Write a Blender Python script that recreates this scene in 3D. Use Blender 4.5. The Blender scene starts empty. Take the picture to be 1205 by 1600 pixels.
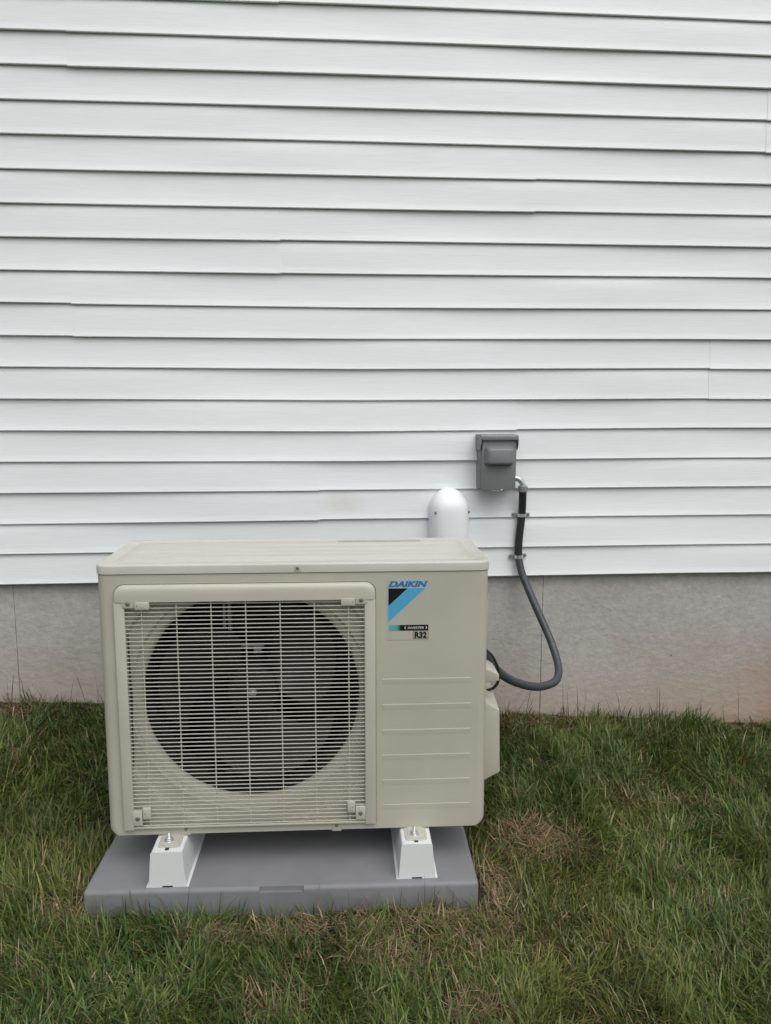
import bpy, bmesh, math, random
import numpy as np
from mathutils import Vector, Matrix

random.seed(7)
rng = np.random.default_rng(11)
R = math.radians
scene = bpy.context.scene
col = scene.collection

# ------------------------------------------------------------------ camera
PITCH, YAW, ROLL = 0.137828, 0.0772258, 0.000536
CAM = Vector((0.0, -2.662876, 0.599180))
fw = Vector((math.sin(YAW) * math.cos(PITCH), math.cos(YAW) * math.cos(PITCH), -math.sin(PITCH)))
rt = fw.cross(Vector((0, 0, 1))).normalized()
dn = fw.cross(rt)
r2 = math.cos(ROLL) * rt + math.sin(ROLL) * dn
d2 = -math.sin(ROLL) * rt + math.cos(ROLL) * dn
cam_data = bpy.data.cameras.new('camera')
cam = bpy.data.objects.new('camera', cam_data)
col.objects.link(cam)
cam.matrix_world = Matrix(((r2.x, -d2.x, -fw.x, CAM.x), (r2.y, -d2.y, -fw.y, CAM.y),
                           (r2.z, -d2.z, -fw.z, CAM.z), (0, 0, 0, 1)))
cam_data.sensor_fit = 'VERTICAL'
cam_data.sensor_height = 36.0
cam_data.lens = 1235.0 / 1600.0 * 36.0
cam_data.clip_start = 0.05
cam_data.clip_end = 500
scene.camera = cam

# ------------------------------------------------------------------ world, sun, exposure
SUN_EL, SUN_AZ = R(58), R(158)          # azimuth: clockwise from +Y (the wall side)
world = bpy.data.worlds.new('World')
scene.world = world
world.use_nodes = True
wn = world.node_tree.nodes
wl = world.node_tree.links
wn.clear()
sky = wn.new('ShaderNodeTexSky')
sky.sky_type = 'NISHITA'
sky.sun_disc = False
sky.sun_elevation = SUN_EL
sky.sun_rotation = SUN_AZ
sky.air_density = 1.0
sky.dust_density = 4.0
sky.ozone_density = 1.0
hs = wn.new('ShaderNodeHueSaturation')          # overcast: the cloud layer takes most of the blue out
hs.inputs['Saturation'].default_value = 0.30
bg = wn.new('ShaderNodeBackground')
bg.inputs['Strength'].default_value = 0.13
wo = wn.new('ShaderNodeOutputWorld')
wl.new(sky.outputs[0], hs.inputs['Color'])
wl.new(hs.outputs[0], bg.inputs['Color'])
wl.new(bg.outputs[0], wo.inputs['Surface'])

sd = bpy.data.lights.new('sun', 'SUN')
sd.energy = 1.3
sd.angle = R(70)
sd.color = (1.0, 0.985, 0.955)
sun = bpy.data.objects.new('sun', sd)
col.objects.link(sun)
sv = Vector((math.sin(SUN_AZ) * math.cos(SUN_EL), math.cos(SUN_AZ) * math.cos(SUN_EL), math.sin(SUN_EL)))
sun.rotation_euler = sv.to_track_quat('Z', 'Y').to_euler()
sun.location = sv * 8

vs = scene.view_settings
vs.view_transform = 'Standard'
vs.look = 'None'
vs.exposure = 0.06
vs.gamma = 1.0
vs.use_curve_mapping = False
scene.render.engine = 'CYCLES'
scene.cycles.max_bounces = 8

# ------------------------------------------------------------------ helpers
def tag(o, label, cat, group=None, kind=None):
    if label: o['label'] = label
    if cat: o['category'] = cat
    if group: o['group'] = group
    if kind: o['kind'] = kind
    return o

def empty(name, loc=(0, 0, 0), rz=0.0):
    o = bpy.data.objects.new(name, None)
    o.empty_display_size = 0.05
    o.location = loc
    o.rotation_euler = (0, 0, rz)
    col.objects.link(o)
    return o

def link(name, me, mat, parent=None, loc=None, rot=None):
    o = bpy.data.objects.new(name, me)
    if mat is not None and len(me.materials) == 0:
        me.materials.append(mat)
    col.objects.link(o)
    if parent is not None: o.parent = parent
    if loc is not None: o.location = loc
    if rot is not None: o.rotation_euler = rot
    return o

def mesh_py(name, v, f, smooth=False, angle=None):
    me = bpy.data.meshes.new(name)
    me.from_pydata([tuple(a) for a in v], [], f)
    me.update()
    bm = bmesh.new(); bm.from_mesh(me)
    bmesh.ops.recalc_face_normals(bm, faces=bm.faces)
    bm.to_mesh(me); bm.free()
    if smooth: shade(me, angle)
    return me

def shade(me, angle=None):
    me.polygons.foreach_set('use_smooth', [True] * len(me.polygons))
    if angle is not None:
        me.set_sharp_from_angle(angle=R(angle))

def rbox(name, x0, x1, y0, y1, z0, z1, bev=0.0, seg=2):
    bm = bmesh.new()
    bmesh.ops.create_cube(bm, size=1.0)
    for v in bm.verts:
        v.co = Vector(((x0 + x1) / 2 + v.co.x * (x1 - x0), (y0 + y1) / 2 + v.co.y * (y1 - y0),
                       (z0 + z1) / 2 + v.co.z * (z1 - z0)))
    if bev > 0:
        bmesh.ops.bevel(bm, geom=list(bm.edges), offset=bev, segments=seg, profile=0.5, affect='EDGES', clamp_overlap=True)
    me = bpy.data.meshes.new(name)
    bm.to_mesh(me); bm.free()
    if bev > 0: shade(me, 40)
    return me

def prism(name, outline, axis, a, b, bev=0.0, seg=2, smooth=True):
    """closed 2D outline extruded from a to b along an axis ('x': (y,z), 'y': (x,z), 'z': (x,y))"""
    def P(u, v, w):
        return {'x': (w, u, v), 'y': (u, w, v), 'z': (u, v, w)}[axis]
    n = len(outline)
    v = [P(u, w, a) for u, w in outline] + [P(u, w, b) for u, w in outline]
    f = [list(range(n))[::-1], [n + i for i in range(n)]]
    f += [[i, (i + 1) % n, n + (i + 1) % n, n + i] for i in range(n)]
    me = bpy.data.meshes.new(name)
    me.from_pydata(v, [], f)
    bm = bmesh.new(); bm.from_mesh(me)
    bmesh.ops.recalc_face_normals(bm, faces=bm.faces)
    if bev > 0:
        bmesh.ops.bevel(bm, geom=list(bm.edges), offset=bev, segments=seg, profile=0.5, affect='EDGES', clamp_overlap=True)
    bm.to_mesh(me); bm.free()
    if smooth: shade(me, 35)
    return me

def tube(name, pts, rad, n=16, cap=True):
    pts = [Vector(p) for p in pts]
    rr = rad if isinstance(rad, (list, tuple)) else [rad] * len(pts)
    v = []; f = []
    t0 = (pts[1] - pts[0]).normalized()
    up = Vector((0, 0, 1)) if abs(t0.z) < 0.9 else Vector((1, 0, 0))
    u = t0.cross(up).normalized()
    for i, p in enumerate(pts):
        a = pts[max(i - 1, 0)]; b = pts[min(i + 1, len(pts) - 1)]
        t = (b - a).normalized()
        u = (u - t * u.dot(t)).normalized()
        w = t.cross(u)
        for k in range(n):
            an = 2 * math.pi * k / n
            v.append(p + rr[i] * (math.cos(an) * u + math.sin(an) * w))
    for i in range(len(pts) - 1):
        for k in range(n):
            f.append([i * n + k, i * n + (k + 1) % n, (i + 1) * n + (k + 1) % n, (i + 1) * n + k])
    if cap:
        f.append(list(range(n))[::-1]); f.append([(len(pts) - 1) * n + k for k in range(n)])
    return mesh_py(name, v, f, True, 50)

def smooth_path(pts, sub=8):
    P = [Vector(p) for p in pts]
    P = [2 * P[0] - P[1]] + P + [2 * P[-1] - P[-2]]
    out = []
    for i in range(1, len(P) - 2):
        for k in range(sub):
            t = k / sub
            a, b, c, d = P[i - 1], P[i], P[i + 1], P[i + 2]
            out.append(0.5 * ((2 * b) + (c - a) * t + (2 * a - 5 * b + 4 * c - d) * t * t + (3 * b - a - 3 * c + d) * t ** 3))
    out.append(P[-2])
    return out

def lathe_y(name, prof, n=24, cx=0, cz=0):
    """profile of (radius, y) turned about the y axis"""
    v = []; f = []
    m = len(prof)
    for k in range(n):
        a = 2 * math.pi * k / n
        for r, y in prof:
            v.append((cx + r * math.cos(a), y, cz + r * math.sin(a)))
    for k in range(n):
        for j in range(m - 1):
            f.append([k * m + j, k * m + j + 1, ((k + 1) % n) * m + j + 1, ((k + 1) % n) * m + j])
    me = bpy.data.meshes.new(name)
    me.from_pydata(v, [], f)
    bm = bmesh.new(); bm.from_mesh(me)
    bmesh.ops.remove_doubles(bm, verts=bm.verts, dist=1e-6)
    bmesh.ops.recalc_face_normals(bm, faces=bm.faces)
    bm.to_mesh(me); bm.free()
    shade(me, 35)
    return me

def text_mesh(name, body, width, height, x, z, y, shear=0.0, offset=0.0, space=1.0, depth=0.0002):
    c = bpy.data.curves.new(name, 'FONT')
    c.body = body; c.shear = shear; c.offset = offset; c.space_character = space
    c.extrude = 0.0
    o = bpy.data.objects.new(name, c)
    col.objects.link(o)
    dg = bpy.context.evaluated_depsgraph_get()
    me = bpy.data.meshes.new_from_object(o.evaluated_get(dg))
    bpy.data.objects.remove(o)
    co = np.array([v.co for v in me.vertices])
    mn, mx = co.min(0), co.max(0)
    for v in me.vertices:
        px = (v.co.x - mn[0]) / (mx[0] - mn[0]) * width + x
        pz = (v.co.y - mn[1]) / (mx[1] - mn[1]) * height + z
        v.co = (px, y, pz)
    me.update()
    return me

# ------------------------------------------------------------------ materials
def new_mat(name, rgb, rough=0.5, metal=0.0, spec=0.5):
    m = bpy.data.materials.new(name)
    m.use_nodes = True
    nt = m.node_tree
    b = nt.nodes['Principled BSDF']
    b.inputs['Base Color'].default_value = (*rgb, 1)
    b.inputs['Roughness'].default_value = rough
    b.inputs['Metallic'].default_value = metal
    b.inputs['Specular IOR Level'].default_value = spec
    return m, nt, b

def N(nt, kind, **kw):
    n = nt.nodes.new(kind)
    for k, v in kw.items():
        if k in n.inputs: n.inputs[k].default_value = v
        else: setattr(n, k, v)
    return n

def coords(nt, scale=(1, 1, 1), loc=(0, 0, 0), kind='Object'):
    tc = nt.nodes.new('ShaderNodeTexCoord')
    mp = nt.nodes.new('ShaderNodeMapping')
    mp.inputs['Scale'].default_value = scale
    mp.inputs['Location'].default_value = loc
    nt.links.new(tc.outputs[kind], mp.inputs['Vector'])
    return mp.outputs[0]

def noise(nt, vec, scale, detail=4, rough=0.55):
    n = N(nt, 'ShaderNodeTexNoise')
    n.inputs['Scale'].default_value = scale
    n.inputs['Detail'].default_value = detail
    n.inputs['Roughness'].default_value = rough
    nt.links.new(vec, n.inputs['Vector'])
    return n.outputs['Fac']

def ramp(nt, fac, stops):
    r = nt.nodes.new('ShaderNodeValToRGB')
    el = r.color_ramp.elements
    while len(el) < len(stops): el.new(0.5)
    for e, (p, c) in zip(el, stops):
        e.position = p
        e.color = (*c, 1) if len(c) == 3 else c
    nt.links.new(fac, r.inputs['Fac'])
    return r.outputs['Color']

def mix(nt, fac, a, b, blend='MIX'):
    m = nt.nodes.new('ShaderNodeMix')
    m.data_type = 'RGBA'; m.blend_type = blend
    for sock, v in ((m.inputs[0], fac), (m.inputs[6], a), (m.inputs[7], b)):
        if hasattr(v, 'is_output'): nt.links.new(v, sock)
        elif isinstance(v, (int, float)): sock.default_value = v
        else: sock.default_value = (*v, 1)
    return m.outputs[2]

def math_n(nt, op, a, b=None, clamp=False):
    m = nt.nodes.new('ShaderNodeMath'); m.operation = op; m.use_clamp = clamp
    for s, v in ((m.inputs[0], a), (m.inputs[1], b)):
        if v is None: continue
        if hasattr(v, 'is_output'): nt.links.new(v, s)
        else: s.default_value = v
    return m.outputs[0]

def bump(nt, b, height, strength, dist):
    n = nt.nodes.new('ShaderNodeBump')
    n.inputs['Strength'].default_value = strength
    n.inputs['Distance'].default_value = dist
    nt.links.new(height, n.inputs['Height'])
    nt.links.new(n.outputs[0], b.inputs['Normal'])

def setcol(nt, b, out): nt.links.new(out, b.inputs['Base Color'])

M = {}
# white vinyl: faint embossed wood grain, very slight tone changes, one scuffed smudge
m, nt, b = new_mat('white_vinyl', (0.8, 0.81, 0.82), 0.42)
v1 = coords(nt, (1.0, 1.0, 1.0))
big = noise(nt, v1, 1.3, 3)
c1 = ramp(nt, big, [(0.3, (0.765, 0.798, 0.806)), (0.7, (0.805, 0.836, 0.843))])
v2 = coords(nt, (9, 9, 260))
grain = noise(nt, v2, 1.0, 6, 0.65)
c2 = mix(nt, 0.5, c1, ramp(nt, grain, [(0.32, (0.88, 0.88, 0.88)), (0.62, (1.0, 1.0, 1.0))]), 'MULTIPLY')
vs_ = coords(nt, (1 / 0.10, 0.0, 1 / 0.045), (-0.060 / 0.10, 0, -0.258 / 0.045))
ln = nt.nodes.new('ShaderNodeVectorMath'); ln.operation = 'LENGTH'
nt.links.new(vs_, ln.inputs[0])
sm = math_n(nt, 'MULTIPLY', math_n(nt, 'SUBTRACT', 1.0, ln.outputs['Value'], True), noise(nt, coords(nt, (9, 9, 30)), 3.0, 5), True)
c3 = mix(nt, math_n(nt, 'MULTIPLY', sm, 0.75), c2, (0.55, 0.50, 0.40))
setcol(nt, b, c3)
bump(nt, b, grain, 0.5, 0.0009)
M['vinyl'] = m

# poured concrete
m, nt, b = new_mat('poured_concrete', (0.26, 0.25, 0.235), 0.9, spec=0.25)
v = coords(nt)
nA = noise(nt, v, 2.2, 6, 0.6)
nB = noise(nt, v, 46, 8, 0.78)
nC = noise(nt, coords(nt, (8, 8, 11)), 3, 8, 0.72)
c1 = ramp(nt, nA, [(0.3, (0.40, 0.393, 0.372)), (0.7, (0.50, 0.49, 0.465))])
c1 = mix(nt, 0.45, c1, ramp(nt, nB, [(0.35, (0.62, 0.62, 0.62)), (0.62, (1.06, 1.06, 1.06))]), 'MULTIPLY')
c1 = mix(nt, 0.2, c1, ramp(nt, nC, [(0.38, (0.72, 0.72, 0.72)), (0.6, (1.08, 1.07, 1.05))]), 'MULTIPLY')
sx = nt.nodes.new('ShaderNodeSeparateXYZ'); nt.links.new(v, sx.inputs[0])
# soil splash near the ground, rust-red towards the right
hz = nt.nodes.new('ShaderNodeMapRange')
hz.inputs['From Min'].default_value = -0.20; hz.inputs['From Max'].default_value = -0.50
nt.links.new(math_n(nt, 'ADD', sx.outputs['Z'], math_n(nt, 'MULTIPLY', math_n(nt, 'SUBTRACT', nA, 0.5), 0.5)), hz.inputs['Value'])
st = math_n(nt, 'MULTIPLY', hz.outputs[0], 0.62, True)
c1 = mix(nt, st, c1, (0.41, 0.33, 0.27))
rx = nt.nodes.new('ShaderNodeMapRange')
rx.inputs['From Min'].default_value = 1.1; rx.inputs['From Max'].default_value = 1.75
nt.links.new(sx.outputs['X'], rx.inputs['Value'])
c1 = mix(nt, math_n(nt, 'MULTIPLY', math_n(nt, 'MULTIPLY', rx.outputs[0], hz.outputs[0]), math_n(nt, 'MULTIPLY', nC, 1.5), True), c1, (0.36, 0.25, 0.185))
# bug holes in the face
vo = N(nt, 'ShaderNodeTexVoronoi'); vo.inputs['Scale'].default_value = 11.0
vflat = coords(nt, (1, 0, 1))
nt.links.new(vflat, vo.inputs['Vector'])
wh = N(nt, 'ShaderNodeTexVoronoi'); wh.inputs['Scale'].default_value = 11.0
nt.links.new(vflat, wh.inputs['Vector'])
sc = nt.nodes.new('ShaderNodeSeparateColor'); nt.links.new(wh.outputs['Color'], sc.inputs[0])
thr = math_n(nt, 'MULTIPLY', math_n(nt, 'POWER', sc.outputs[0], 3.0), 0.10)
hole = math_n(nt, 'GREATER_THAN', thr, vo.outputs['Distance'])
c1 = mix(nt, math_n(nt, 'MULTIPLY', hole, 0.8), c1, (0.07, 0.068, 0.065))
setcol(nt, b, c1)
hh = math_n(nt, 'SUBTRACT', math_n(nt, 'ADD', math_n(nt, 'MULTIPLY', nB, 0.5), nC), math_n(nt, 'MULTIPLY', hole, 1.5))
bump(nt, b, hh, 0.7, 0.006)
M['concrete'] = m

# ivory painted steel of the unit
def paint(name, rgb, rough, spread=0.05):
    m, nt, b = new_mat(name, rgb, rough)
    v = coords(nt)
    n1 = noise(nt, v, 5, 5)
    lo = tuple(c * (1 - spread) for c in rgb); hi = tuple(c * (1 + spread) for c in rgb)
    c = ramp(nt, n1, [(0.3, lo), (0.7, hi)])
    setcol(nt, b, c)
    nf = noise(nt, v, 420, 2)
    bump(nt, b, nf, 0.05, 0.0004)
    rr = nt.nodes.new('ShaderNodeMapRange')
    rr.inputs['To Min'].default_value = rough - 0.06; rr.inputs['To Max'].default_value = rough + 0.08
    nt.links.new(noise(nt, coords(nt, (2, 9, 9)), 6, 5), rr.inputs['Value'])
    nt.links.new(rr.outputs[0], b.inputs['Roughness'])
    return m
IV = (0.435, 0.428, 0.352)
M['ivory'] = paint('ivory_paint', IV, 0.45)
# lid: same paint, colour raised for light from above, streaked lengthwise
m, nt, b = new_mat('ivory_paint_lit', IV, 0.4)
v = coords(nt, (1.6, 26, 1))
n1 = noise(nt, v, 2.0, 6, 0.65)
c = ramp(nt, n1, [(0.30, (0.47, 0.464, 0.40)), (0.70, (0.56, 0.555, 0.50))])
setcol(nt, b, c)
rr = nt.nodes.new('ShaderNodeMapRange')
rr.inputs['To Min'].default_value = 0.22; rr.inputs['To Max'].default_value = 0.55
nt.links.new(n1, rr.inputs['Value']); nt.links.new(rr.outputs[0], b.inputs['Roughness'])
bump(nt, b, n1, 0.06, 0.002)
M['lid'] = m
M['plastic'] = paint('ivory_plastic', (0.46, 0.455, 0.385), 0.42)
M['bracket'] = paint('white_powder_coat', (0.68, 0.70, 0.70), 0.4, 0.02)
M['white_plastic'] = paint('white_pvc', (0.84, 0.85, 0.87), 0.3, 0.01)
M['grey_metal'] = paint('grey_enamel', (0.19, 0.20, 0.205), 0.42, 0.04)
M['black'] = new_mat('black_plastic', (0.006, 0.006, 0.006), 0.7, 0.0, 0.2)[0]
M['shroud'] = new_mat('dark_shroud', (0.018, 0.019, 0.022), 0.55)[0]
M['fan'] = paint('dark_fan_plastic', (0.007, 0.007, 0.0085), 0.55, 0.08)
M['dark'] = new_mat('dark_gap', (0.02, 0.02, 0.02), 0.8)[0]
M['rubber'] = paint('black_cable', (0.012, 0.012, 0.013), 0.35)
M['zinc'] = new_mat('zinc_steel', (0.66, 0.68, 0.70), 0.3, 0.75)[0]
M['screw'] = new_mat('dull_screw', (0.25, 0.24, 0.2), 0.45, 0.6)[0]
M['galv'] = paint('galvanised_steel', (0.22, 0.22, 0.215), 0.45)
# heat exchanger fins
m, nt, b = new_mat('coil_fins', (0.03, 0.03, 0.03), 0.5, 0.3)
w = N(nt, 'ShaderNodeTexWave'); w.inputs['Scale'].default_value = 90.0
nt.links.new(coords(nt), w.inputs['Vector'])
setcol(nt, b, ramp(nt, w.outputs['Fac'], [(0.3, (0.004, 0.004, 0.004)), (0.8, (0.014, 0.014, 0.014))]))
M['coil'] = m
# liquid-tight conduit
m, nt, b = new_mat('grey_conduit', (0.065, 0.072, 0.082), 0.45)
n1 = noise(nt, coords(nt), 60, 4)
setcol(nt, b, ramp(nt, n1, [(0.3, (0.043, 0.048, 0.056)), (0.7, (0.060, 0.066, 0.075))]))
M['conduit'] = m
M['upper_hose'] = paint('black_upper_hose', (0.016, 0.017, 0.018), 0.5)
# plastic pad
m, nt, b = new_mat('grey_pad_plastic', (0.13, 0.13, 0.14), 0.6)
v = coords(nt)
n1 = noise(nt, v, 6, 6, 0.6)
c = ramp(nt, n1, [(0.3, (0.172, 0.176, 0.186)), (0.7, (0.212, 0.215, 0.225))])
n2 = noise(nt, coords(nt, (4, 14, 4), (3, 1, 0)), 3, 6, 0.7)
c = mix(nt, math_n(nt, 'MULTIPLY', ramp(nt, n2, [(0.58, (0, 0, 0)), (0.72, (1, 1, 1))]), 0.25), c, (0.26, 0.245, 0.225))
setcol(nt, b, c)
bump(nt, b, noise(nt, v, 260, 3), 0.18, 0.0012)
M['pad'] = m
# soil
m, nt, b = new_mat('soil_and_thatch', (0.07, 0.05, 0.035), 0.95, spec=0.2)
v = coords(nt)
n1 = noise(nt, v, 9, 8, 0.65); n2 = noise(nt, v, 90, 5, 0.7)
c = ramp(nt, n1, [(0.3, (0.030, 0.028, 0.016)), (0.55, (0.055, 0.042, 0.026)), (0.75, (0.10, 0.066, 0.045))])
c = mix(nt, 0.6, c, ramp(nt, n2, [(0.3, (0.5, 0.5, 0.5)), (0.7, (1.25, 1.2, 1.1))]), 'MULTIPLY')
sx = nt.nodes.new('ShaderNodeSeparateXYZ'); nt.links.new(v, sx.inputs[0])
ln = nt.nodes.new('ShaderNodeVectorMath'); ln.operation = 'LENGTH'
nt.links.new(v, ln.inputs[0])
far = nt.nodes.new('ShaderNodeMapRange')
far.inputs['From Min'].default_value = 2.6; far.inputs['From Max'].default_value = 3.6
nt.links.new(ln.outputs['Value'], far.inputs['Value'])
c = mix(nt, far.outputs[0], c, ramp(nt, n2, [(0.3, (0.022, 0.032, 0.012)), (0.7, (0.055, 0.075, 0.028))]))
setcol(nt, b, c)
bump(nt, b, n2, 0.8, 0.012)
M['soil'] = m
# grass: one colour per blade, a little light passes through
def blade_mat(name, rough):
    m, nt, b = new_mat(name, (0.05, 0.07, 0.03), rough, spec=0.35)
    at = nt.nodes.new('ShaderNodeAttribute'); at.attribute_name = 'blade'
    nt.links.new(at.outputs['Color'], b.inputs['Base Color'])
    tr = nt.nodes.new('ShaderNodeBsdfTranslucent')
    nt.links.new(at.outputs['Color'], tr.inputs['Color'])
    ms = nt.nodes.new('ShaderNodeMixShader'); ms.inputs[0].default_value = 0.25
    out = nt.nodes['Material Output']
    nt.links.new(b.outputs[0], ms.inputs[1]); nt.links.new(tr.outputs[0], ms.inputs[2])
    nt.links.new(ms.outputs[0], out.inputs['Surface'])
    return m
M['grass'] = blade_mat('grass_blades', 0.45)
M['straw'] = blade_mat('dead_grass_blades', 0.7)
# logo inks
M['ink_blue'] = new_mat('blue_ink', (0.022, 0.15, 0.42), 0.35)[0]
M['ink_cyan'] = new_mat('light_blue_ink', (0.075, 0.36, 0.58), 0.35)[0]
M['ink_pale'] = new_mat('pale_blue_edge', (0.30, 0.47, 0.52), 0.35)[0]
M['ink_black'] = new_mat('black_ink', (0.006, 0.006, 0.006), 0.35)[0]
M['ink_white'] = new_mat('white_ink', (0.62, 0.62, 0.60), 0.4)[0]
M['film'] = paint('clear_sticker_film', (0.425, 0.425, 0.360), 0.4, 0.01)
m, nt, b = new_mat('teal_to_black_ink', (0.1, 0.4, 0.35), 0.35)
sx = nt.nodes.new('ShaderNodeSeparateXYZ'); nt.links.new(coords(nt), sx.inputs[0])
mr = nt.nodes.new('ShaderNodeMapRange'); mr.inputs['From Min'].default_value = 0.230; mr.inputs['From Max'].default_value = 0.329
nt.links.new(sx.outputs['X'], mr.inputs['Value'])
setcol(nt, b, ramp(nt, mr.outputs[0], [(0.0, (0.10, 0.40, 0.36)), (0.2, (0.08, 0.34, 0.30)), (0.3, (0.006, 0.006, 0.006)), (1.0, (0.006, 0.006, 0.006))]))
M['ink_teal'] = m
m, nt, b = new_mat('grey_dashes', (0.40, 0.40, 0.38), 0.3)
n1 = noise(nt, coords(nt, (60, 220, 1)), 3, 3)
setcol(nt, b, ramp(nt, n1, [(0.42, (0.44, 0.435, 0.40)), (0.56, (0.22, 0.22, 0.215))]))
M['label'] = m

# ------------------------------------------------------------------ ground
UX, UY, UZ, UA = -0.07244, -0.733568, -0.500746, -0.0244815       # unit: front bottom centre
PADA = UA - R(0.6)
def pad_local(x, y):
    c, s = math.cos(PADA), math.sin(PADA)
    dx, dy = x - UX, y - UY
    return c * dx + s * dy, -s * dx + c * dy
PX0, PX1, PY0, PY1 = -0.533, 0.453, -0.092, 0.42
_g = np.random.default_rng(3).random((80, 80))
def vnoise(x, y, sc, seed=0):
    X = np.asarray(x, float) * sc + 13.7 + seed * 5.31
    Y = np.asarray(y, float) * sc + 7.9 + seed * 9.17
    xi = np.floor(X).astype(int); yi = np.floor(Y).astype(int)
    fx = X - xi; fy = Y - yi
    fx = fx * fx * (3 - 2 * fx); fy = fy * fy * (3 - 2 * fy)
    g = lambda a, b_: _g[a % 80, b_ % 80]
    return (g(xi, yi) * (1 - fx) * (1 - fy) + g(xi + 1, yi) * fx * (1 - fy) +
            g(xi, yi + 1) * (1 - fx) * fy + g(xi + 1, yi + 1) * fx * fy)
def ground_z(x, y):
    x = np.asarray(x, float); y = np.asarray(y, float)
    xc = np.clip(x, -2.5, 3.0)
    zw = -0.418 - 0.061 * (xc + 1.0)                       # at the foundation, falling to the right
    zf = -0.672 - 0.012 * np.clip(xc, -2, 2)
    t = np.clip((y + 0.80) / 0.82, 0, 1)
    t = t ** 1.15
    z = zf + (zw - zf) * t
    z = z + np.where(y < -0.8, (y + 0.8) * 0.03, 0).clip(-0.25, 0)
    z = z + (vnoise(x, y, 5.0) - 0.5) * 0.022 + (vnoise(x, y, 17.0, 1) - 0.5) * 0.012
    # dug level under the pad
    c, s = math.cos(PADA), math.sin(PADA)
    dx, dy = x - UX, y - UY
    lx, ly = c * dx + s * dy, -s * dx + c * dy
    ddx = np.maximum(np.maximum(PX0 - lx, lx - PX1), 0); ddy = np.maximum(np.maximum(PY0 - ly, ly - PY1), 0)
    dd = np.hypot(ddx, ddy)
    w = np.clip(1 - dd / 0.16, 0, 1); w = w * w * (3 - 2 * w)
    zz = np.minimum(z, -0.655 + 0 * z)
    return z * (1 - w) + zz * w

xs = np.concatenate([[-90, -40, -18, -9, -5.5], np.arange(-4, 4.01, 0.05), [5.5, 9, 18, 40, 90]])
ys = np.concatenate([[-90, -40, -18, -9, -5.5], np.arange(-4, 0.121, 0.05), [0.4, 2, 9, 40, 90]])
XX, YY = np.meshgrid(xs, ys, indexing='xy')
ZZ = ground_z(XX, np.clip(YY, -12, 0.2))
nx, ny = len(xs), len(ys)
V = np.stack([XX, YY, ZZ], -1).reshape(-1, 3)
F = [[j * nx + i, j * nx + i + 1, (j + 1) * nx + i + 1, (j + 1) * nx + i] for j in range(ny - 1) for i in range(nx - 1)]
me = mesh_py('ground', V, F, True)
gnd = link('ground', me, M['soil'])
gnd['kind'] = 'structure'

# ------------------------------------------------------------------ house wall
wall = empty('house_wall', (0, 0.06, -0.75))
tag(wall, 'house wall with white horizontal vinyl siding over a grey concrete foundation', 'wall')
WO = Vector((0, 0.06, -0.75))
def wl_link(name, me, mat, parent=None):
    o = link(name, me, mat, parent or wall)
    if parent is None: o.location = -WO
    return o
S = 0.1016
NC = 27
# how far (mm) each course edge strays from level, read at four places along the wall
RX = [-1.0246, 0.0955, 1.3048, 1.5294]
RES = {0: (1.2, 0.6, 0.1, -1.8), 1: (1.4, 0.8, 0, -1.3), 2: (0, 1.5, .9, .3), 3: (1.4, -.2, .7, .1), 4: (1.8, -2.9, .2, -.5),
       5: (2.2, -4.6, 1.9, 1.2), 6: (1.1, -4.9, 1.2, .5), 7: (.7, -4.3, 2.1, 2.1), 8: (-.8, -4.8, 1.3, .6), 9: (-.3, -5.6, -.6, -.7),
       10: (.2, -2.3, 1.5, .8), 11: (.3, .6, 1.2, .5), 12: (.4, .6, 1.7, 1.7), 13: (1.1, 1.3, .4, .5), 14: (.7, 1.9, -.1, 0),
       15: (-.3, 2.1, -.5, .2), 16: (-.1, 2.2, -.2, -1.2), 17: (-2.2, .7, -.5, -2.6), 18: (-2, 2.0, -.8, -2.2)}
SEAM = {0: [-2.2, 2.4], 1: [-0.018, 3.4], 2: [0.655, -2.9], 3: [1.325, -2.3], 4: [-0.80, 2.6], 5: [-0.135, 3.1], 6: [0.70, -2.9],
        7: [1.475, -2.0], 8: [-0.775, 2.7], 9: [-0.125, 3.3]}
X0, X1 = -4.2, 4.6
def edge_z(n, x):
    if n in RES: r = np.interp(x, RX, RES[n])
    else: r = 1.2 * math.sin(n * 1.7 + x * 0.9)
    return n * S + r * 0.001
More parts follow.
